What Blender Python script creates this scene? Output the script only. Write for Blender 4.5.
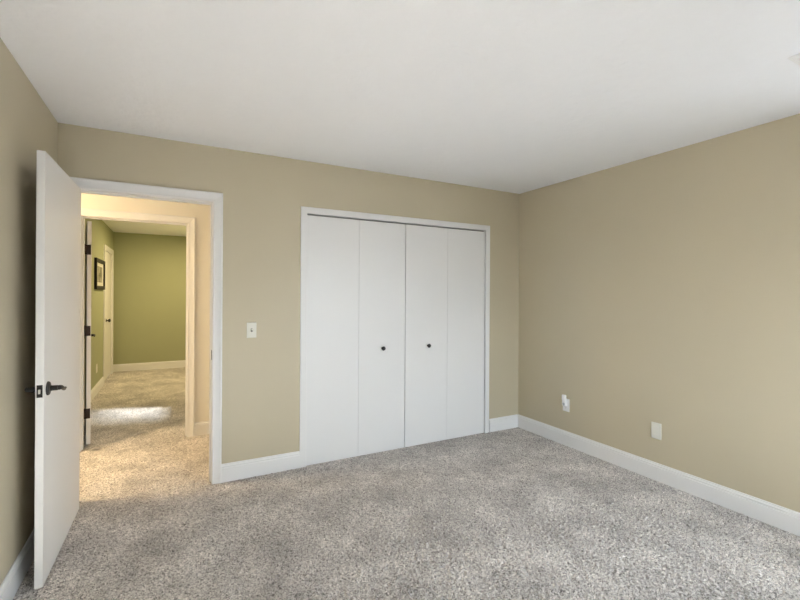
import bpy, bmesh, math, random
import numpy as np
from mathutils import Vector, Matrix

random.seed(7)
for o in list(bpy.data.objects):
    bpy.data.objects.remove(o)
S = bpy.context.scene
COL = S.collection

# ------------------------------------------------------------------ camera
F_PX, YAW, HORIZON, EYE, ROLL = 426.01, 0.4894, 294.70, 1.3769, 0.0058
cd = bpy.data.cameras.new('camera')
cd.sensor_fit = 'HORIZONTAL'
cd.sensor_width = 36.0
cd.lens = 36.0 * F_PX / 800.0
cd.shift_y = (HORIZON - 300.0) / 800.0
cd.clip_start = 0.02
cam = bpy.data.objects.new('camera', cd)
COL.objects.link(cam)
fwd = Vector((math.sin(YAW), math.cos(YAW), 0))
rgt = Vector((math.cos(YAW), -math.sin(YAW), 0))
upv = Vector((0, 0, 1))
r2 = rgt * math.cos(ROLL) + upv * math.sin(ROLL)
u2 = upv * math.cos(ROLL) - rgt * math.sin(ROLL)
m = Matrix((r2, u2, -fwd)).transposed().to_4x4()
m.translation = (0, 0, EYE)
cam.matrix_world = m
S.camera = cam

# ------------------------------------------------------------------ light, sky, exposure
S.view_settings.view_transform = 'Standard'
S.view_settings.look = 'None'
S.view_settings.exposure = 0.03
S.view_settings.gamma = 1.0
S.view_settings.use_curve_mapping = False

SKY = 16.0
w = bpy.data.worlds.new('sky')
S.world = w
w.use_nodes = True
nt = w.node_tree
nt.nodes.clear()
tc = nt.nodes.new('ShaderNodeTexCoord')
sp = nt.nodes.new('ShaderNodeSeparateXYZ')
mr = nt.nodes.new('ShaderNodeMapRange')
mr.inputs['From Min'].default_value = -0.12
mr.inputs['From Max'].default_value = 0.16
cr = nt.nodes.new('ShaderNodeValToRGB')
cr.color_ramp.elements[0].color = (0.10, 0.105, 0.105, 1)
cr.color_ramp.elements[1].color = (0.80, 0.905, 1.0, 1)
bg = nt.nodes.new('ShaderNodeBackground')
bg.inputs['Strength'].default_value = SKY
ow = nt.nodes.new('ShaderNodeOutputWorld')
nt.links.new(tc.outputs['Generated'], sp.inputs[0])
nt.links.new(sp.outputs['Z'], mr.inputs['Value'])
nt.links.new(mr.outputs[0], cr.inputs[0])
nt.links.new(cr.outputs[0], bg.inputs['Color'])
nt.links.new(bg.outputs[0], ow.inputs['Surface'])


def lamp(name, kind, loc, energy, color=(1, 1, 1), rot=None, **kw):
    d = bpy.data.lights.new(name, kind)
    d.energy = energy
    d.color = color
    for k, v in kw.items():
        setattr(d, k, v)
    o = bpy.data.objects.new(name, d)
    COL.objects.link(o)
    o.location = loc
    if rot is not None:
        o.rotation_euler = rot
    return o


# windows (x0, x1, z0, z1) in the wall behind the camera
YF = -0.90
WINS = [(1.45, 2.95, 0.50, 2.02)]
RWIN = (-0.74, 0.72, 0.95, 2.12)     # unseen window added in the right wall to bring in sun (y0, y1, z0, z1)
for (a, b, c, d_) in WINS:
    p = lamp('window_daylight', 'AREA', ((a + b) / 2, YF - 0.16, (c + d_) / 2), 1.0,
             rot=(math.radians(90), 0, 0), shape='RECTANGLE', size=b - a, size_y=d_ - c)
    p.data.cycles.is_portal = True
p = lamp('window_daylight', 'AREA', (3.1994 + 0.16, (RWIN[0] + RWIN[1]) / 2, (RWIN[2] + RWIN[3]) / 2), 1.0,
         rot=(math.radians(90), 0, math.radians(90)), shape='RECTANGLE', size=RWIN[1] - RWIN[0], size_y=RWIN[3] - RWIN[2])
p.data.cycles.is_portal = True
# low sun through the added right-hand windows of both rooms
sd = Vector((-1.0, 0.35, -0.50)).normalized()
sun = lamp('sun', 'SUN', (6, 4, 6), 88.0, (0.92, 0.965, 1.0), angle=math.radians(7))
sun.rotation_euler = sd.to_track_quat('-Z', 'Y').to_euler()
# warm ceiling lamps of the hall and the far room (out of sight)
lamp('hall_lamp', 'AREA', (-1.75, 3.93, 2.40), 48.0, (1.0, 0.755, 0.44), rot=(0, 0, 0), shape='DISK', size=0.34)
lamp('hall_lamp_glow', 'POINT', (-1.75, 3.93, 2.28), 8.0, (1.0, 0.755, 0.44), shadow_soft_size=0.1)
lamp('far_room_lamp', 'AREA', (0.28, 7.5, 2.40), 41.0, (1.0, 0.77, 0.43), rot=(0, 0, 0), shape='DISK', size=0.34)


# ------------------------------------------------------------------ materials
def mat(name, base, rough=0.5, spec=0.5, metal=0.0, bump=None, vary=None, coat=0.0):
    """bump = (scale, strength, distance, stretch), vary = (scale, amount)"""
    M = bpy.data.materials.new(name)
    M.use_nodes = True
    t = M.node_tree
    b = t.nodes['Principled BSDF']
    b.inputs['Base Color'].default_value = (*base, 1)
    b.inputs['Roughness'].default_value = rough
    b.inputs['Specular IOR Level'].default_value = spec
    b.inputs['Metallic'].default_value = metal
    b.inputs['Coat Weight'].default_value = coat
    co = t.nodes.new('ShaderNodeTexCoord')
    if bump:
        mp = t.nodes.new('ShaderNodeMapping')
        mp.inputs['Scale'].default_value = bump[3]
        n = t.nodes.new('ShaderNodeTexNoise')
        n.inputs['Scale'].default_value = bump[0]
        n.inputs['Detail'].default_value = 4
        bp = t.nodes.new('ShaderNodeBump')
        bp.inputs['Strength'].default_value = bump[1]
        bp.inputs['Distance'].default_value = bump[2]
        t.links.new(co.outputs['Object'], mp.inputs[0])
        t.links.new(mp.outputs[0], n.inputs['Vector'])
        t.links.new(n.outputs['Fac'], bp.inputs['Height'])
        t.links.new(bp.outputs[0], b.inputs['Normal'])
    if vary:
        n = t.nodes.new('ShaderNodeTexNoise')
        n.inputs['Scale'].default_value = vary[0]
        n.inputs['Detail'].default_value = 5
        mx = t.nodes.new('ShaderNodeMix')
        mx.data_type = 'RGBA'
        k = vary[1]
        mx.inputs['A'].default_value = (*[c * (1 - k) for c in base], 1)
        mx.inputs['B'].default_value = (*[min(1, c * (1 + k)) for c in base], 1)
        t.links.new(co.outputs['Object'], n.inputs['Vector'])
        t.links.new(n.outputs['Fac'], mx.inputs['Factor'])
        t.links.new(mx.outputs['Result'], b.inputs['Base Color'])
    return M


U1 = (1, 1, 1)
M_TAN = mat('tan_wall_paint', (0.53, 0.472, 0.345), 0.46, 0.5, bump=(260, 0.08, 0.002, U1), vary=(3, 0.02))
M_CREAM = mat('cream_wall_paint', (0.84, 0.81, 0.74), 0.6, 0.3, bump=(260, 0.08, 0.002, U1), vary=(3, 0.02))
M_GREEN = mat('olive_wall_paint', (0.385, 0.405, 0.255), 0.6, 0.3, bump=(260, 0.08, 0.002, U1), vary=(3, 0.02))
M_CEIL = mat('ceiling_texture_paint', (0.90, 0.912, 0.94), 0.9, 0.2, bump=(24, 0.55, 0.008, U1), vary=(9, 0.012))
M_TRIM = mat('white_trim_paint', (0.83, 0.83, 0.83), 0.35, 0.45, bump=(30, 0.03, 0.002, (1, 1, 0.05)))
M_DOOR = mat('white_door_paint', (0.80, 0.79, 0.775), 0.55, 0.45, bump=(55, 0.10, 0.002, (1, 1, 0.03)))
M_CLOSET = mat('white_closet_paint', (0.83, 0.83, 0.83), 0.32, 0.45, bump=(40, 0.08, 0.002, (1, 1, 0.04)))
M_BLACK = mat('black_iron', (0.014, 0.013, 0.012), 0.5, 0.4, metal=0.0)
M_BRONZE = mat('dark_bronze', (0.030, 0.017, 0.012), 0.45, 0.5, metal=0.5)
M_STEEL = mat('brushed_steel', (0.75, 0.74, 0.72), 0.3, 0.5, metal=1.0)
M_IVORY = mat('ivory_plastic', (0.74, 0.73, 0.66), 0.35, 0.5)
M_WHITEP = mat('white_plastic', (0.88, 0.88, 0.88), 0.3, 0.5)
M_GREYP = mat('translucent_grey_plastic', (0.55, 0.58, 0.60), 0.2, 0.5)
M_DARKP = mat('slot_shadow_plastic', (0.12, 0.12, 0.10), 0.6, 0.3)
M_VENT = mat('white_enamel', (0.82, 0.82, 0.82), 0.4, 0.5)
M_DUCT = mat('duct_metal', (0.25, 0.25, 0.25), 0.5, 0.5)
M_RAW = mat('plain_plaster', (0.6, 0.58, 0.55), 0.9, 0.2)


def carpet_material():
    M = bpy.data.materials.new('frieze_carpet')
    M.use_nodes = True
    t = M.node_tree
    b = t.nodes['Principled BSDF']
    b.inputs['Roughness'].default_value = 1.0
    b.inputs['Specular IOR Level'].default_value = 0.05
    b.inputs['Sheen Weight'].default_value = 0.25
    b.inputs['Sheen Roughness'].default_value = 0.6
    co = t.nodes.new('ShaderNodeTexCoord')
    # twisted tufts: each its own tone
    dn = t.nodes.new('ShaderNodeTexNoise')
    dn.inputs['Scale'].default_value = 60
    add = t.nodes.new('ShaderNodeMix')
    add.data_type = 'RGBA'
    add.blend_type = 'LINEAR_LIGHT'
    add.inputs['Factor'].default_value = 0.012
    vo = t.nodes.new('ShaderNodeTexVoronoi')
    vo.inputs['Scale'].default_value = 190
    cr = t.nodes.new('ShaderNodeValToRGB')
    e = cr.color_ramp.elements
    e[0].position = 0.0
    e[0].color = (0.15, 0.137, 0.127, 1)
    e[1].position = 1.0
    e[1].color = (0.92, 0.86, 0.815, 1)
    for pos, c in ((0.22, (0.36, 0.332, 0.31)), (0.5, (0.58, 0.537, 0.503)), (0.8, (0.73, 0.678, 0.638))):
        k = e.new(pos)
        k.color = (*c, 1)
    sep = t.nodes.new('ShaderNodeSeparateColor')
    t.links.new(co.outputs['Object'], dn.inputs['Vector'])
    t.links.new(co.outputs['Object'], add.inputs['A'])
    t.links.new(dn.outputs['Color'], add.inputs['B'])
    t.links.new(add.outputs['Result'], vo.inputs['Vector'])
    t.links.new(vo.outputs['Color'], sep.inputs[0])
    t.links.new(sep.outputs['Red'], cr.inputs[0])
    # pile brushed one way and the other (vacuum and foot marks), worn patches
    n2 = t.nodes.new('ShaderNodeTexNoise')
    n2.inputs['Scale'].default_value = 3.2
    n2.inputs['Detail'].default_value = 5
    n2.inputs['Roughness'].default_value = 0.6
    mr2 = t.nodes.new('ShaderNodeMapRange')
    mr2.inputs['From Min'].default_value = 0.34
    mr2.inputs['From Max'].default_value = 0.66
    mr2.inputs['To Min'].default_value = 0.72
    mr2.inputs['To Max'].default_value = 1.20
    mul = t.nodes.new('ShaderNodeMix')
    mul.data_type = 'RGBA'
    mul.blend_type = 'MULTIPLY'
    mul.inputs['Factor'].default_value = 1.0
    t.links.new(co.outputs['Object'], n2.inputs['Vector'])
    t.links.new(n2.outputs['Fac'], mr2.inputs['Value'])
    t.links.new(cr.outputs[0], mul.inputs['A'])
    t.links.new(mr2.outputs[0], mul.inputs['B'])
    t.links.new(mul.outputs['Result'], b.inputs['Base Color'])
    n3 = t.nodes.new('ShaderNodeTexNoise')
    n3.inputs['Scale'].default_value = 190
    n3.inputs['Detail'].default_value = 3
    bp = t.nodes.new('ShaderNodeBump')
    bp.inputs['Strength'].default_value = 0.6
    bp.inputs['Distance'].default_value = 0.006
    t.links.new(co.outputs['Object'], n3.inputs['Vector'])
    t.links.new(n3.outputs['Fac'], bp.inputs['Height'])
    t.links.new(bp.outputs[0], b.inputs['Normal'])
    return M


M_CARPET = carpet_material()


def glass_material(name, tint):
    M = bpy.data.materials.new(name)
    M.use_nodes = True
    t = M.node_tree
    t.nodes.clear()
    tr = t.nodes.new('ShaderNodeBsdfTransparent')
    tr.inputs['Color'].default_value = (tint, tint, tint, 1)
    gl = t.nodes.new('ShaderNodeBsdfGlossy')
    gl.inputs['Roughness'].default_value = 0.02
    fr = t.nodes.new('ShaderNodeFresnel')
    mx = t.nodes.new('ShaderNodeMixShader')
    o = t.nodes.new('ShaderNodeOutputMaterial')
    t.links.new(fr.outputs[0], mx.inputs[0])
    t.links.new(tr.outputs[0], mx.inputs[1])
    t.links.new(gl.outputs[0], mx.inputs[2])
    t.links.new(mx.outputs[0], o.inputs[0])
    return M


M_GLASS = glass_material('window_glass', 0.96)
M_TINT = glass_material('sun_dimming_glass', 0.31)  # tint added only to dim the sun patch in the far room


def art_material():
    """a pale matted print with a soft grey landscape"""
    M = bpy.data.materials.new('framed_print')
    M.use_nodes = True
    t = M.node_tree
    b = t.nodes['Principled BSDF']
    b.inputs['Roughness'].default_value = 0.25
    co = t.nodes.new('ShaderNodeTexCoord')
    n = t.nodes.new('ShaderNodeTexNoise')
    n.inputs['Scale'].default_value = 7
    n.inputs['Detail'].default_value = 6
    cr = t.nodes.new('ShaderNodeValToRGB')
    e = cr.color_ramp.elements
    e[0].position = 0.35
    e[0].color = (0.16, 0.15, 0.12, 1)
    e[1].position = 0.66
    e[1].color = (0.62, 0.60, 0.52, 1)
    t.links.new(co.outputs['Object'], n.inputs['Vector'])
    t.links.new(n.outputs['Fac'], cr.inputs[0])
    t.links.new(cr.outputs[0], b.inputs['Base Color'])
    return M


M_ART = art_material()


# ------------------------------------------------------------------ mesh helpers
def add_box(bm, x0, x1, y0, y1, z0, z1, bev=0.0, seg=2):
    vs = [bm.verts.new((x, y, z)) for x in (x0, x1) for y in (y0, y1) for z in (z0, z1)]
    fs = [bm.faces.new([vs[i] for i in q]) for q in
          ((0, 1, 3, 2), (4, 6, 7, 5), (0, 4, 5, 1), (2, 3, 7, 6), (0, 2, 6, 4), (1, 5, 7, 3))]
    if bev > 0:
        es = list({e for f in fs for e in f.edges})
        bmesh.ops.bevel(bm, geom=es, offset=bev, segments=seg, affect='EDGES', profile=0.6)
    return bm


def box(*a, **k):
    return add_box(bmesh.new(), *a, **k)


def add_lathe(bm, prof, center, axis, n=32):
    """prof = [(radius, height)...] spun about axis through center"""
    ax = Vector(axis).normalized()
    q = ax.to_track_quat('Z', 'Y')
    rings = []
    for (r, h) in prof:
        if r < 1e-6:
            rings.append([bm.verts.new(Vector(center) + q @ Vector((0, 0, h)))])
        else:
            rings.append([bm.verts.new(Vector(center) + q @ Vector((r * math.cos(2 * math.pi * i / n),
                          r * math.sin(2 * math.pi * i / n), h))) for i in range(n)])
    for A, B in zip(rings, rings[1:]):
        for i in range(n):
            j = (i + 1) % n
            if len(A) == 1 and len(B) == 1:
                continue
            if len(A) == 1:
                bm.faces.new((A[0], B[i], B[j]))
            elif len(B) == 1:
                bm.faces.new((A[i], A[j], B[0]))
            else:
                bm.faces.new((A[i], A[j], B[j], B[i]))
    return bm


def add_tube(bm, pts, radii, n=16, flat=1.0):
    """round bar through pts, radius per point; flat squeezes the section sideways"""
    pts = [Vector(p) for p in pts]
    rings = []
    for i, p in enumerate(pts):
        d = (pts[min(i + 1, len(pts) - 1)] - pts[max(i - 1, 0)]).normalized()
        up = Vector((0, 0, 1)) if abs(d.z) < 0.9 else Vector((0, 1, 0))
        s = d.cross(up).normalized()
        t = s.cross(d).normalized()
        rings.append([bm.verts.new(p + s * radii[i] * flat * math.cos(2 * math.pi * k / n)
                                   + t * radii[i] * math.sin(2 * math.pi * k / n)) for k in range(n)])
    for A, B in zip(rings, rings[1:]):
        for i in range(n):
            j = (i + 1) % n
            bm.faces.new((A[i], A[j], B[j], B[i]))
    bm.faces.new(rings[0][::-1])
    bm.faces.new(rings[-1])
    return bm


def add_sweep(bm, prof, path, cap=True):
    """prof points (a, b) are mapped by path, a list of functions (a, b) -> point"""
    cols = [[bm.verts.new(f(a, b)) for (a, b) in prof] for f in path]
    for A, B in zip(cols, cols[1:]):
        for i in range(len(prof)):
            j = (i + 1) % len(prof)
            bm.faces.new((A[i], A[j], B[j], B[i]))
    if cap:
        bm.faces.new(cols[0][::-1])
        bm.faces.new(cols[-1])
    return bm


def obj(name, bm, material, parent=None, smooth=False, loc=None):
    bmesh.ops.recalc_face_normals(bm, faces=bm.faces[:])
    if loc is not None:
        bmesh.ops.translate(bm, verts=bm.verts[:], vec=[-c for c in loc])
    me = bpy.data.meshes.new(name)
    bm.to_mesh(me)
    bm.free()
    me.materials.append(material)
    if smooth:
        me.polygons.foreach_set('use_smooth', [True] * len(me.polygons))
        me.set_sharp_from_angle(angle=math.radians(40))
    o = bpy.data.objects.new(name, me)
    COL.objects.link(o)
    if loc is not None:
        o.location = loc
    if parent is not None:
        o.parent = parent
    return o


def tag(o, label, cat, group=None):
    o['label'] = label
    o['category'] = cat
    if group:
        o['group'] = group
    return o


def struct(name, bm, material, label, cat, smooth=False):
    o = obj(name, bm, material, None, smooth)
    o['kind'] = 'structure'
    return tag(o, label, cat)


def empty(name, loc, label, cat, group=None, structure=False):
    o = bpy.data.objects.new(name, None)
    o.empty_display_size = 0.1
    COL.objects.link(o)
    o.location = loc
    if structure:
        o['kind'] = 'structure'
    return tag(o, label, cat, group)


def child(name, bm, material, parent, smooth=False):
    """bm is in world coordinates; the part is stored relative to its parent"""
    o = obj(name, bm, material, None, smooth)
    org = parent.location.copy()
    q = parent.parent
    while q:
        org += q.location
        q = q.parent
    o.data.transform(Matrix.Translation(-org))
    o.parent = parent
    return o


# ------------------------------------------------------------------ dimensions
XL, XR, YB, H = -0.6415, 3.1994, 3.3565, 2.44
YH = 3.4765            # hall face of the bedroom's back wall
YO, YO2 = 4.56, 4.68   # opposite hall wall, both faces
XHL, XHR = -2.6, 0.83  # hall ends
FXL, FXR, FYB = -0.92, 0.62, 8.90   # far room
DJ0, DJ1, DTOP = -0.556, 0.251, 2.040     # bedroom doorway (jamb faces)
OJ0, OJ1, OTOP = -0.702, 0.121, 2.044     # doorway across the hall
CJ0, CJ1, CTOP = 0.940, 2.753, 2.024      # closet opening
CD = 4.12              # closet depth (back)


def wall_along_x(x0, x1, y0, y1, holes, z1=H):
    """wall slab between y0 and y1 with rectangular holes (a, b, bottom, top)"""
    bm = bmesh.new()
    xs = x0
    for (a, b, c, d) in sorted(holes):
        add_box(bm, xs, a, y0, y1, 0, z1)
        if c > 0:
            add_box(bm, a, b, y0, y1, 0, c)
        add_box(bm, a, b, y0, y1, d, z1)
        xs = b
    add_box(bm, xs, x1, y0, y1, 0, z1)
    return bm


def wall_along_y(y0, y1, x0, x1, holes):
    bm = bmesh.new()
    ys = y0
    for (a, b, c, d) in sorted(holes):
        add_box(bm, x0, x1, ys, a, 0, H)
        if c > 0:
            add_box(bm, x0, x1, a, b, 0, c)
        add_box(bm, x0, x1, a, b, d, H)
        ys = b
    add_box(bm, x0, x1, ys, y1, 0, H)
    return bm


JT = 0.018
# ------------------------------------------------------------------ room shell
YM = (YB + YH) / 2
struct('wall_back', wall_along_x(XL - 0.06, XR + 0.12, YB, YM,
       [(DJ0 - JT, DJ1 + JT, 0, DTOP + JT), (CJ0 - JT, CJ1 + JT, 0, CTOP + JT)]), M_TAN,
       'tan painted bedroom wall holding the open doorway and the white closet', 'wall')
struct('wall_left', box(XL - 0.06, XL, YF - 0.06, YB, 0, H), M_TAN,
       'tan painted wall behind the open white door', 'wall')
struct('wall_right', wall_along_y(YF - 0.06, YB, XR, XR + 0.12, [RWIN]), M_TAN,
       'long bare tan wall with two outlet plates low down', 'wall')
struct('wall_front', wall_along_x(XL, XR, YF - 0.12, YF, [(a, b, c, d) for (a, b, c, d) in WINS]), M_TAN,
       'tan bedroom wall with the window facing the closet', 'wall')
struct('wall_hall_front', wall_along_x(XHL, XHR, YM, YH, [(DJ0 - JT, DJ1 + JT, 0, DTOP + JT)]), M_CREAM,
       'hall side of the wall around the bedroom doorway', 'wall')
struct('wall_hall_back', wall_along_x(XHL, XHR + 0.5, YO, YO + 0.06, [(OJ0 - JT, OJ1 + JT, 0, OTOP + JT)]), M_CREAM,
       'cream hall wall around the second doorway', 'wall')
struct('wall_hall_left', box(XHL - 0.06, XHL, YM, YO + 0.06, 0, H), M_CREAM, 'cream end wall of the hall, left', 'wall')
struct('wall_hall_right', box(XHR, XHR + 0.05, YM, YO, 0, H), M_CREAM, 'cream end wall of the hall, right', 'wall')
struct('wall_far_front', wall_along_x(FXL, FXR, YO + 0.06, YO2, [(OJ0 - JT, OJ1 + JT, 0, OTOP + JT)]), M_GREEN,
       'olive inner side of the wall around the second doorway', 'wall')
FD = (7.77, 8.72, 2.05)
struct('wall_far_left', wall_along_y(YO + 0.06, FYB, FXL - 0.12, FXL, [(FD[0], FD[1], 0, FD[2])]), M_GREEN,
       'olive side wall of the far room with the framed picture', 'wall')
FW = (4.71, 5.66, 0.335, 0.75)  # opening of the added window, sized to place the sun patch on the carpet
struct('wall_far_right', wall_along_y(YO + 0.06, FYB, FXR, FXR + 0.12, [FW]), M_GREEN,
       'olive wall of the far room with the added side window', 'wall')
struct('wall_far_back', box(FXL - 0.12, FXR + 0.12, FYB, FYB + 0.1, 0, H), M_GREEN,
       'olive green end wall seen through both doorways', 'wall')
bm = bmesh.new()
add_box(bm, XHR + 0.05, XHR + 0.08, YM, CD, 0, H)
add_box(bm, XR, XR + 0.12, YM, CD, 0, H)
add_box(bm, XHR + 0.05, XR + 0.12, CD, CD + 0.06, 0, H)
struct('wall_closet', bm, M_RAW, 'plain plaster walls inside the closed closet', 'wall')
bm = box(FXL - 0.3, FXL - 0.26, FD[0] - 0.1, FD[1] + 0.1, 0, H)
struct('wall_far_closet', bm, M_RAW, 'plain plaster behind the far narrow door', 'wall')

struct('ceiling', box(XL - 0.06, XR + 0.12, YF - 0.12, YM, H, H + 0.1), M_CEIL,
       'white lightly textured bedroom ceiling', 'ceiling')
bm = bmesh.new()
add_box(bm, XHL - 0.06, XR + 0.12, YM, YO + 0.06, H, H + 0.1)
add_box(bm, FXL - 0.35, FXR + 0.12, YO + 0.06, FYB + 0.1, H, H + 0.1)
struct('ceiling_hall', bm, M_CEIL, 'white ceiling over the hall and the far room', 'ceiling')


# carpet with real tufts
def carpet():
    me = bpy.data.meshes.new('floor')
    V, Fc = [], []
    off = 0
    rng = np.random.default_rng(3)

    def blur(a, n):
        for _ in range(n):
            a = (a + np.roll(a, 1, 0) + np.roll(a, -1, 0) + np.roll(a, 1, 1) + np.roll(a, -1, 1)) / 5
        return a / a.std()

    def grid(x0, x1, y0, y1, step, amp):
        nonlocal off
        nx, ny = int((x1 - x0) / step) + 1, int((y1 - y0) / step) + 1
        X, Y = np.meshgrid(np.linspace(x0, x1, nx), np.linspace(y0, y1, ny), indexing='ij')
        n1 = blur(rng.standard_normal((nx, ny)), 1)
        n2 = blur(rng.standard_normal((nx, ny)), 25)
        Z = np.clip(-0.002 + amp * n1 + 0.35 * amp * n2, -0.010, 0.006)
        jx = rng.uniform(-0.3, 0.3, X.shape) * step
        jy = rng.uniform(-0.3, 0.3, X.shape) * step
        jx[[0, -1], :] = 0
        jy[:, [0, -1]] = 0
        V.append(np.stack([X + jx, Y + jy, Z], -1).reshape(-1, 3))
        i = np.arange(nx * ny).reshape(nx, ny) + off
        Fc.append(np.stack([i[:-1, :-1], i[1:, :-1], i[1:, 1:], i[:-1, 1:]], -1).reshape(-1, 4))
        off += nx * ny

    grid(XL, XR, 0.9, YM, 0.0048, 0.0026)
    grid(XL, XR, YF, 0.9, 0.03, 0.002)
    grid(XHL, XHR, YM, YO, 0.012, 0.0032)
    grid(FXL - 0.12, FXR, YO, FYB, 0.02, 0.0032)
    grid(XHR, XR, YM, CD, 0.05, 0.002)
    V = np.concatenate(V)
    Fc = np.concatenate(Fc)
    me.vertices.add(len(V))
    me.vertices.foreach_set('co', V.astype(np.float32).ravel())
    me.loops.add(len(Fc) * 4)
    me.loops.foreach_set('vertex_index', Fc.astype(np.int32).ravel())
    me.polygons.add(len(Fc))
    me.polygons.foreach_set('loop_start', np.arange(0, len(Fc) * 4, 4, dtype=np.int32))
    me.update(calc_edges=True)
    me.validate()
    me.polygons.foreach_set('use_smooth', np.ones(len(Fc), dtype=bool))
    me.materials.append(M_CARPET)
    o = bpy.data.objects.new('floor', me)
    COL.objects.link(o)
    o['kind'] = 'structure'
    return tag(o, 'grey beige frieze carpet running through the doorway into the hall', 'floor')


carpet()
struct('floor_slab', box(XHL - 0.1, XR + 0.2, YF - 0.2, FYB + 0.1, -0.10, -0.012), M_RAW,
       'subfloor under the carpet', 'floor')

# ------------------------------------------------------------------ baseboards
BB = [(0, 0), (0.0140, 0), (0.0140, 0.098), (0.0130, 0.102), (0.0080, 0.104), (0.0080, 0.109),
      (0.0125, 0.111), (0.0130, 0.114), (0.0115, 0.118), (0.0070, 0.122), (0.0060, 0.126), (0.0060, 0.130), (0.0045, 0.132), (0, 0.132)]


def bb_x(bm, x0, x1, y, sgn):
    """baseboard running along x on a wall at y; sgn = direction into the room"""
    return add_sweep(bm, BB, [lambda a, b, X=X: (X, y + sgn * a, b) for X in (x0, x1)])


def bb_y(bm, y0, y1, x, sgn):
    return add_sweep(bm, BB, [lambda a, b, Y=Y: (x + sgn * a, Y, b) for Y in (y0, y1)])


bm = bmesh.new()
bb_x(bm, DJ1 + 0.0664, CJ0 - 0.047, YB, -1)
bb_x(bm, CJ1 + 0.056, XR - 0.0136, YB, -1)
struct('baseboard_back', bm, M_TRIM, 'white baseboard on the closet wall', 'baseboard')
struct('baseboard_right', bb_y(bmesh.new(), YF + 0.001, YB - 0.0005, XR, -1), M_TRIM,
       'white baseboard along the long right wall', 'baseboard')
struct('baseboard_left', bb_y(bmesh.new(), YF + 0.001, YB - 0.0005, XL, 1), M_TRIM,
       'white baseboard behind the open door', 'baseboard')
struct('baseboard_front', bb_x(bmesh.new(), XL + 0.014, XR - 0.014, YF, 1), M_TRIM,
       'white baseboard under the bedroom window', 'baseboard')
bm = bmesh.new()
bb_x(bm, OJ1 + 0.0664, XHR - 0.001, YO, -1)
bb_x(bm, XHL + 0.001, OJ0 - 0.0664, YO, -1)
struct('baseboard_hall', bm, M_TRIM, 'white baseboard on the cream hall wall', 'baseboard')
struct('baseboard_far_left', bb_y(bmesh.new(), YO2 + 0.02, FD[0] - 0.06, FXL, 1), M_TRIM,
       'white baseboard under the framed picture', 'baseboard')
struct('baseboard_far_back', bb_x(bmesh.new(), FXL + 0.001, FXR - 0.001, FYB, -1), M_TRIM,
       'white baseboard along the olive end wall', 'baseboard')


# ------------------------------------------------------------------ door and closet trim
def casing(bm, x0, x1, ztop, y, sgn, prof):
    """mitred casing around an opening in a wall at y; prof = (distance from opening, thickness)"""
    path = [lambda a, b: (x0 - a, y + sgn * b, 0.0), lambda a, b: (x0 - a, y + sgn * b, ztop + a),
            lambda a, b: (x1 + a, y + sgn * b, ztop + a), lambda a, b: (x1 + a, y + sgn * b, 0.0)]
    return add_sweep(bm, prof, path)


def jamb(bm, x0, x1, ztop, y0, y1):
    add_box(bm, x0 - JT, x0, y0, y1, 0, ztop + JT)
    add_box(bm, x1, x1 + JT, y0, y1, 0, ztop + JT)
    add_box(bm, x0, x1, y0, y1, ztop, ztop + JT)
    return bm


RV = 0.005   # reveal
COLONIAL = [(p * 0.82, q) for p, q in [(RV, 0), (RV, 0.009), (RV + 0.006, 0.0105), (RV + 0.012, 0.0085), (RV + 0.030, 0.0105),
            (RV + 0.050, 0.0145), (RV + 0.056, 0.0165), (RV + 0.062, 0.0185), (RV + 0.070, 0.0185),
            (RV + 0.076, 0.0165), (RV + 0.076, 0)]]
FLAT = [(-0.002, 0), (-0.002, 0.010), (0.000, 0.012), (0.047, 0.012), (0.049, 0.010), (0.049, 0)]


def doorway(name, x0, x1, ztop, ya, yb, y_stop, label):
    t = empty(name, ((x0 + x1) / 2, ya, 0), label, 'door frame', structure=True)
    child('casing', casing(bmesh.new(), x0, x1, ztop, ya, -1, COLONIAL), M_TRIM, t)
    child('casing', casing(bmesh.new(), x0, x1, ztop, yb, 1, COLONIAL), M_TRIM, t)
    child('jamb', jamb(bmesh.new(), x0, x1, ztop, ya, yb), M_TRIM, t)
    bm = bmesh.new()
    e = 0.011
    add_box(bm, x0, x0 + e, y_stop, y_stop + 0.035, 0, ztop)
    add_box(bm, x1 - e, x1, y_stop, y_stop + 0.035, 0, ztop)
    add_box(bm, x0 + e, x1 - e, y_stop, y_stop + 0.035, ztop - e, ztop)
    child('door_stop', bm, M_TRIM, t)
    return t


tr1 = doorway('trim_1', DJ0, DJ1, DTOP, YB, YH, YB + 0.042, 'white moulded frame around the open bedroom doorway')
sp_ = child('strike_plate', box(DJ1 - 0.0022, DJ1 + 0.0005, YB + 0.008, YB + 0.036, 0.895, 0.965, 0.0008), M_BLACK, tr1)
sp_['label'] = 'small black strike plate'
tr2 = doorway('trim_2', OJ0, OJ1, OTOP, YO, YO2, YO2 - 0.082, 'cream lit white frame around the doorway across the hall')
tr3 = empty('trim_3', ((CJ0 + CJ1) / 2, YB, 0), 'narrow flat white frame around the bifold closet', 'closet frame', structure=True)
child('casing', casing(bmesh.new(), CJ0, CJ1, CTOP, YB, -1, FLAT), M_TRIM, tr3)
child('jamb', jamb(bmesh.new(), CJ0, CJ1, CTOP, YB, YH), M_TRIM, tr3)
child('track', box(CJ0 + 0.002, CJ1 - 0.002, YB + 0.030, YB + 0.055, CTOP - 0.010, CTOP), M_DUCT, tr3)


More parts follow.
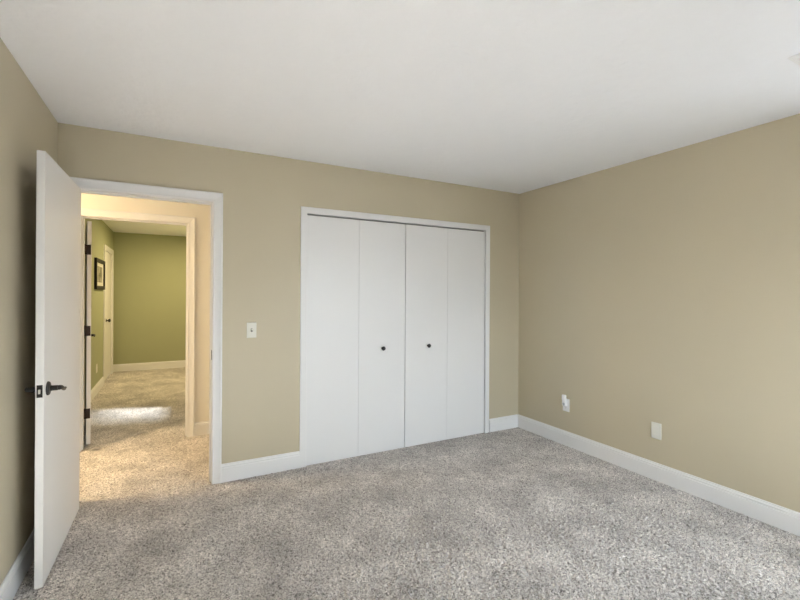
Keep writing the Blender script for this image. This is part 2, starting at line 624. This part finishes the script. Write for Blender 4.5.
# ------------------------------------------------------------------ bifold closet doors
def bifold(name, xs, knob_x, label):
    """two hinged flush panels; xs = (a, b, c, d) panel edges"""
    y0, y1 = YB + 0.004, YB + 0.034
    t = empty(name, ((xs[0] + xs[3]) / 2, YB + 0.02, 0.012), label, 'closet door', structure=True)
    for a, b in ((xs[0], xs[1]), (xs[2], xs[3])):
        pan = child('panel', box(a, b, y0, y1, 0.002, 2.009, 0.0014), M_CLOSET, t)
        if a < knob_x < b:
            bm = add_lathe(bmesh.new(), [(0.0, 0.0), (0.011, 0.0), (0.0105, 0.003), (0.0065, 0.006), (0.006, 0.012),
                                         (0.010, 0.016), (0.0165, 0.019), (0.0185, 0.024), (0.0165, 0.029),
                                         (0.010, 0.0325), (0.0, 0.0335)], (knob_x, y0, 0.908), (0, -1, 0))
            k = child('knob', bm, M_BLACK, pan, smooth=True)
            k['label'] = 'round black knob'
    bm = bmesh.new()
    for z in (0.25, 1.0, 1.75):
        add_box(bm, xs[1] - 0.022, xs[2] + 0.022, y1, y1 + 0.003, z, z + 0.07, 0.0008)
    child('hinges', bm, M_STEEL, t)
    return t


bifold('door_2', (0.9425, 1.3940, 1.3952, 1.8415), 1.620, 'left white bifold closet door pair with black knob')
bifold('door_3', (1.8475, 2.3000, 2.3012, 2.7455), 2.086, 'right white bifold closet door pair with black knob')


# ------------------------------------------------------------------ swinging doors
def lever(root, yc, zc, xf, s, ydir, droop=1.0):
    """lever set on a face at x = xf whose outside is s (+1/-1); the arm runs along ydir"""
    bm = add_lathe(bmesh.new(), [(0, 0), (0.033, 0), (0.033, 0.004), (0.030, 0.0085), (0.022, 0.011), (0.013, 0.012),
                                 (0.012, 0.040), (0.0, 0.040)], (xf, yc, zc), (s, 0, 0))
    h = child('lever_handle', bm, M_BLACK, root, smooth=True)
    h['label'] = 'black lever handle on a round rose'
    x = xf + s * 0.046
    pts = [(xf + s * 0.030, yc, zc), (x, yc + ydir * 0.002, zc), (x + s * 0.004, yc + ydir * 0.02, zc - 0.003 * droop),
           (x + s * 0.003, yc + ydir * 0.05, zc - 0.012 * droop), (x, yc + ydir * 0.08, zc - 0.021 * droop),
           (x - s * 0.001, yc + ydir * 0.105, zc - 0.026 * droop), (x - s * 0.001, yc + ydir * 0.130, zc - 0.026 * droop)]
    child('lever', add_tube(bmesh.new(), pts, [0.010, 0.0115, 0.0105, 0.0095, 0.009, 0.0085, 0.006], flat=0.75), M_BLACK, h, smooth=True)
    return h


def butt_hinge(root, x, y, z, leaf):
    """knuckle at (x, y), one leaf box given as (x0, x1, y0, y1)"""
    bm = bmesh.new()
    for k in range(5):
        add_lathe(bm, [(0, 0), (0.0058, 0), (0.0058, 0.0172), (0, 0.0172)], (x, y, z - 0.045 + k * 0.0181), (0, 0, 1), 14)
    add_lathe(bm, [(0.0, 0), (0.004, 0), (0.0045, 0.004), (0.0, 0.006)], (x, y, z + 0.045), (0, 0, 1), 14)
    add_box(bm, *leaf, z - 0.045, z + 0.045, 0.0006)
    h = child('hinge', bm, M_BRONZE, root, smooth=True)
    h['label'] = 'dark bronze butt hinge'
    return h


# bedroom door, swung open into the room beside the left wall
PX, PY = DJ0 + 0.002, YB - 0.010
DW = 0.817
d1 = empty('door_1', (PX, PY, 0), 'white flush door standing open beside the left wall, black lever handle', 'door', structure=True)
y0, y1 = PY - 0.004 - DW, PY - 0.004
x0, x1 = PX + 0.003, PX + 0.035
child('slab', box(x0, x1, y0, y1, 0.006, 2.036, 0.0015), M_DOOR, d1)
lp = child('latch_plate', box(x0 + 0.005, x1 - 0.005, y0 - 0.0016, y0 + 0.002, 0.890, 0.948, 0.0008), M_BLACK, d1)
lp['label'] = 'black latch plate on the door edge'
lb = child('latch_bolt', box(x0 + 0.012, x1 - 0.012, y0 - 0.010, y0 - 0.0012, 0.908, 0.928, 0.002), M_STEEL, lp)
lb['label'] = 'shiny steel latch bolt'
lever(d1, y0 + 0.060, 0.920, x1, 1, 1)
lever(d1, y0 + 0.060, 0.920, x0, -1, 1)
for z in (0.28, 1.03, 1.78):
    butt_hinge(d1, PX - 0.006, PY + 0.002, z, (x0 + 0.001, x1 - 0.004, y1 - 0.001, y1 + 0.0014))
d1.rotation_euler.z = math.radians(-0.6)

# door across the hall, swung into the far room
QX, QY = OJ0 + 0.018, YO2 + 0.020
d4 = empty('door_4', (QX, QY, 0), 'white door seen edge on across the hall with dark hinges', 'door', structure=True)
x0, x1 = QX, QX + 0.033
y0, y1 = QY + 0.004, QY + 0.80
child('slab', box(x0, x1, y0, y1, 0.014, 2.024, 0.0015), M_DOOR, d4)
for z in (0.29, 1.035, 1.766):
    butt_hinge(d4, QX - 0.012, QY - 0.001, z, (x0 - 0.012, x1 - 0.004, y0 - 0.0014, y0 + 0.001))
lever(d4, y1 - 0.06, 0.935, x1, 1, -1, 0.0)
lever(d4, y1 - 0.06, 0.935, x0, -1, -1, 0.0)
d4.rotation_euler.z = math.radians(9.5)

# narrow door in the olive side wall of the far room
tr4 = empty('trim_4', (FXL, (FD[0] + FD[1]) / 2, 0), 'white frame around the narrow door in the olive side wall', 'door frame', structure=True)


def casing_y(bm, y0, y1, ztop, x, sgn, prof):
    path = [lambda a, b: (x + sgn * b, y0 - a, 0.0), lambda a, b: (x + sgn * b, y0 - a, ztop + a),
            lambda a, b: (x + sgn * b, y1 + a, ztop + a), lambda a, b: (x + sgn * b, y1 + a, 0.0)]
    return add_sweep(bm, prof, path)


child('casing', casing_y(bmesh.new(), FD[0], FD[1], FD[2], FXL, 1, [(-0.02, -0.06), (-0.02, 0.010), (0.0, 0.014), (0.045, 0.018), (0.057, 0.016), (0.057, 0)]), M_TRIM, tr4)
d5 = empty('door_5', (FXL - 0.02, FD[0] + 0.03, 0), 'narrow white closet door beside the olive end wall', 'door', structure=True)
child('slab', box(FXL - 0.045, FXL - 0.008, FD[0] + 0.022, FD[1] - 0.022, 0.014, FD[2] - 0.024, 0.0015), M_DOOR, d5)
bm = add_lathe(bmesh.new(), [(0, 0), (0.026, 0), (0.026, 0.005), (0.012, 0.009), (0.011, 0.024), (0.022, 0.032), (0.028, 0.044),
                             (0.024, 0.056), (0.012, 0.061), (0, 0.062)], (FXL - 0.008, FD[0] + 0.30, 0.945), (1, 0, 0), 24)
k = child('knob', bm, M_BLACK, d5, smooth=True)
k['label'] = 'round black knob'


# ------------------------------------------------------------------ windows
def window_x(name, x0, x1, z0, z1, yin, yout, label):
    t = empty(name, ((x0 + x1) / 2, yin, z0), label, 'window', structure=True)
    bm = casing_full(x0, x1, z0, z1, yin, 1)
    child('casing', bm, M_TRIM, t)
    bm = bmesh.new()
    f = 0.04
    ya, yb = yout + 0.02, yout + 0.07
    add_box(bm, x0, x0 + f, ya, yb, z0, z1)
    add_box(bm, x1 - f, x1, ya, yb, z0, z1)
    add_box(bm, x0 + f, x1 - f, ya, yb, z0, z0 + f)
    add_box(bm, x0 + f, x1 - f, ya, yb, z1 - f, z1)
    xm = (x0 + x1) / 2
    add_box(bm, xm - 0.03, xm + 0.03, ya, yb, z0 + f, z1 - f)
    fr = child('window_frame', bm, M_TRIM, t)
    for a, b in ((x0 + f, xm - 0.03), (xm + 0.03, x1 - f)):
        child('pane', box(a, b, ya + 0.022, ya + 0.026, z0 + f, z1 - f), M_GLASS, fr)
    child('window_sill', box(x0 - 0.06, x1 + 0.06, yin - 0.05, yin + 0.045, z0 - 0.022, z0, 0.004), M_TRIM, t)
    return t


def casing_full(x0, x1, z0, z1, y, sgn):
    bm = bmesh.new()
    wd, th = 0.065, 0.016
    ya, yb = sorted((y, y + sgn * th))
    add_box(bm, x0 - wd, x0, ya, yb, z0, z1 + wd, 0.002)
    add_box(bm, x1, x1 + wd, ya, yb, z0, z1 + wd, 0.002)
    add_box(bm, x0, x1, ya, yb, z1, z1 + wd, 0.002)
    add_box(bm, x0 - wd, x1 + wd, ya, yb, z0 - 0.09, z0 - 0.023, 0.002)
    return bm


for i, (a, b, c, d_) in enumerate(WINS):
    window_x('window_%d' % (i + 1), a, b, c, d_, YF, YF - 0.12, 'white framed bedroom window facing the closet')
a, b, c, d_ = RWIN
t = empty('window_2', (XR, (a + b) / 2, c), 'unseen white framed window added in the right wall to let in sun', 'window', structure=True)
bm = bmesh.new()
for q in ((a - 0.065, a, c, d_ + 0.065), (b, b + 0.065, c, d_ + 0.065), (a, b, d_, d_ + 0.065), (a - 0.065, b + 0.065, c - 0.09, c - 0.023)):
    add_box(bm, XR - 0.016, XR, *q, 0.002)
child('casing', bm, M_TRIM, t)
bm = bmesh.new()
f = 0.04
xa, xb = XR + 0.05, XR + 0.10
ym = (a + b) / 2
add_box(bm, xa, xb, a, a + f, c, d_)
add_box(bm, xa, xb, b - f, b, c, d_)
add_box(bm, xa, xb, a + f, b - f, c, c + f)
add_box(bm, xa, xb, a + f, b - f, d_ - f, d_)
add_box(bm, xa, xb, ym - 0.03, ym + 0.03, c + f, d_ - f)
fr = child('window_frame', bm, M_TRIM, t)
for p0, p1 in ((a + f, ym - 0.03), (ym + 0.03, b - f)):
    child('pane', box(xa + 0.022, xa + 0.026, p0, p1, c + f, d_ - f), M_GLASS, fr)
child('window_sill', box(XR - 0.05, XR + 0.045, a - 0.06, b + 0.06, c - 0.022, c, 0.004), M_TRIM, t)
t = empty('window_3', (FXR, (FW[0] + FW[1]) / 2, FW[2]), 'small unseen window added to throw the sun patch in the far olive room', 'window', structure=True)
bm = bmesh.new()
add_box(bm, FXR + 0.03, FXR + 0.09, FW[0], FW[0] + 0.03, FW[2], FW[3])
add_box(bm, FXR + 0.03, FXR + 0.09, FW[1] - 0.03, FW[1], FW[2], FW[3])
add_box(bm, FXR + 0.03, FXR + 0.09, FW[0] + 0.03, FW[1] - 0.03, FW[2], FW[2] + 0.03)
add_box(bm, FXR + 0.03, FXR + 0.09, FW[0] + 0.03, FW[1] - 0.03, FW[3] - 0.03, FW[3])
child('window_frame', bm, M_TRIM, t)
child('pane', box(FXR + 0.058, FXR + 0.062, FW[0] + 0.03, FW[1] - 0.03, FW[2] + 0.03, FW[3] - 0.03), M_TINT, t)


# ------------------------------------------------------------------ small things on the walls
def screw(c, axis):
    return add_lathe(bmesh.new(), [(0, 0), (0.0032, 0), (0.0030, 0.0008), (0, 0.0012)], c, axis, 12)


# light switch between the doorway and the closet
SX, SZ = 0.523, 1.104
t = empty('light_switch', (SX, YB, SZ), 'ivory toggle light switch on tan wall between doorway and closet', 'light switch')
child('cover_plate', box(SX - 0.035, SX + 0.035, YB - 0.0062, YB + 0.0002, SZ - 0.0575, SZ + 0.0575, 0.0025, 3), M_IVORY, t, smooth=True)
child('toggle_slot', box(SX - 0.006, SX + 0.006, YB - 0.0068, YB - 0.0060, SZ - 0.0125, SZ + 0.0125), M_DARKP, t)
bm = box(SX - 0.0042, SX + 0.0042, YB - 0.021, YB - 0.0064, SZ - 0.0045, SZ + 0.0055, 0.0012)
bmesh.ops.rotate(bm, verts=bm.verts[:], cent=(SX, YB - 0.0064, SZ), matrix=Matrix.Rotation(math.radians(-24), 3, 'X'))
child('toggle', bm, M_IVORY, t)
for dz in (-0.03, 0.03):
    child('screw', screw((SX, YB - 0.0060, SZ + dz), (0, -1, 0)), M_STEEL, t)

# outlet with a plug-in unit, right wall
OY, OZ = 2.738, 0.372
t = empty('power_outlet', (XR, OY, OZ), 'white outlet plate behind the plug-in unit near the closet corner', 'outlet')
child('cover_plate', box(XR - 0.0062, XR + 0.0002, OY - 0.036, OY + 0.036, OZ - 0.0585, OZ + 0.0585, 0.0025, 3), M_WHITEP, t, smooth=True)
for dz in (-0.02, 0.02):
    bm = box(XR - 0.0075, XR - 0.0060, OY - 0.0165, OY + 0.0165, OZ + dz - 0.0135, OZ + dz + 0.0135, 0.0006)
    rc = child('receptacle', bm, M_WHITEP, t)
    bm = bmesh.new()
    add_box(bm, XR - 0.0078, XR - 0.0074, OY - 0.0075, OY - 0.0055, OZ + dz - 0.002, OZ + dz + 0.007)
    add_box(bm, XR - 0.0078, XR - 0.0074, OY + 0.0055, OY + 0.0075, OZ + dz - 0.002, OZ + dz + 0.006)
    add_lathe(bm, [(0, 0), (0.0024, 0), (0.0024, 0.0004), (0, 0.0004)], (XR - 0.0074, OY, OZ + dz - 0.008), (-1, 0, 0), 12)
    child('slots', bm, M_DARKP, rc)
PZ = OZ + 0.034
t = empty('plug_in_night_light', (XR - 0.0078, OY, PZ), 'small white plug-in unit sticking out of the outlet near the corner', 'night light')
child('body', box(XR - 0.036, XR - 0.0080, OY - 0.022, OY + 0.022, PZ - 0.040, PZ + 0.020, 0.006, 3), M_WHITEP, t, smooth=True)
child('shade', box(XR - 0.044, XR - 0.018, OY - 0.019, OY + 0.019, PZ + 0.012, PZ + 0.062, 0.007, 3), M_WHITEP, t, smooth=True)
bm = add_lathe(bmesh.new(), [(0, 0), (0.013, 0), (0.012, 0.002), (0.008, 0.004), (0, 0.005)], (XR - 0.0355, OY, PZ - 0.022), (-1, 0, 0), 20)
child('sensor', bm, M_GREYP, t, smooth=True)

# plain plate further along the right wall
OY, OZ = 1.909, 0.370
t = empty('wall_plate', (XR, OY, OZ), 'ivory rectangular outlet plate alone on the long tan wall', 'outlet')
child('cover_plate', box(XR - 0.0066, XR + 0.0002, OY - 0.037, OY + 0.037, OZ - 0.060, OZ + 0.060, 0.0028, 3), M_IVORY, t, smooth=True)
child('insert', box(XR - 0.0082, XR - 0.0064, OY - 0.0165, OY + 0.0165, OZ - 0.0335, OZ + 0.0335, 0.0010), M_IVORY, t)
for dz in (-0.0485, 0.0485):
    child('screw', screw((XR - 0.0064, OY, OZ + dz), (-1, 0, 0)), M_IVORY, t)

# plate low on the olive wall
OY, OZ = 7.09, 0.345
t = empty('far_wall_outlet', (FXL, OY, OZ), 'tiny pale outlet plate on olive wall below the framed picture', 'outlet')
child('cover_plate', box(FXL - 0.0002, FXL + 0.006, OY - 0.05, OY + 0.05, OZ - 0.0585, OZ + 0.0585, 0.002), M_IVORY, t)
child('insert', box(FXL + 0.0058, FXL + 0.0072, OY - 0.0165, OY + 0.0165, OZ - 0.033, OZ + 0.033), M_WHITEP, t)

# framed picture on the olive wall
a, b, z0, z1 = 6.85, 7.64, 1.425, 1.845
t = empty('framed_picture', (FXL, (a + b) / 2, z0), 'black framed picture hanging on olive wall beyond the hall', 'picture')
bm = bmesh.new()
fw = 0.05
xa, xb = FXL + 0.001, FXL + 0.030
add_box(bm, xa, xb, a, a + fw, z0, z1, 0.003)
add_box(bm, xa, xb, b - fw, b, z0, z1, 0.003)
add_box(bm, xa, xb, a + fw, b - fw, z0, z0 + fw, 0.003)
add_box(bm, xa, xb, a + fw, b - fw, z1 - fw, z1, 0.003)
child('frame', bm, M_BLACK, t)
child('mat_board', box(xa, xa + 0.010, a + fw, b - fw, z0 + fw, z1 - fw), M_IVORY, t)
child('print', box(xa + 0.010, xa + 0.012, a + 0.15, b - 0.15, z0 + 0.10, z1 - 0.10), M_ART, t)

# supply register in the ceiling
vx0, vx1, vy0, vy1 = 2.405, 2.725, 0.685, 0.865
t = empty('ceiling_vent', ((vx0 + vx1) / 2, (vy0 + vy1) / 2, H), 'white slatted vent in the ceiling near the right wall', 'vent')
bm = bmesh.new()
e = 0.028
prof = [(0, 0), (0, 0.003), (0.010, 0.0075), (e, 0.009), (e, 0)]
path = [lambda p, q: (vx0 + p, vy0 + p, H - q), lambda p, q: (vx1 - p, vy0 + p, H - q),
        lambda p, q: (vx1 - p, vy1 - p, H - q), lambda p, q: (vx0 + p, vy1 - p, H - q), lambda p, q: (vx0 + p, vy0 + p, H - q)]
add_sweep(bm, prof, path, cap=False)
bmesh.ops.remove_doubles(bm, verts=bm.verts[:], dist=1e-5)
child('frame', bm, M_VENT, t)
child('duct', box(vx0 + e, vx1 - e, vy0 + e, vy1 - e, H - 0.0012, H - 0.0002), M_DUCT, t)
n = 9
for i in range(n):
    y = vy0 + e + (i + 0.5) * (vy1 - vy0 - 2 * e) / n
    bm = box(vx0 + e, vx1 - e, y - 0.0065, y + 0.0065, H - 0.0055, H - 0.0045)
    bmesh.ops.rotate(bm, verts=bm.verts[:], cent=(vx0, y, H - 0.005), matrix=Matrix.Rotation(math.radians(28), 3, 'X'))
    child('slat', bm, M_VENT, t)
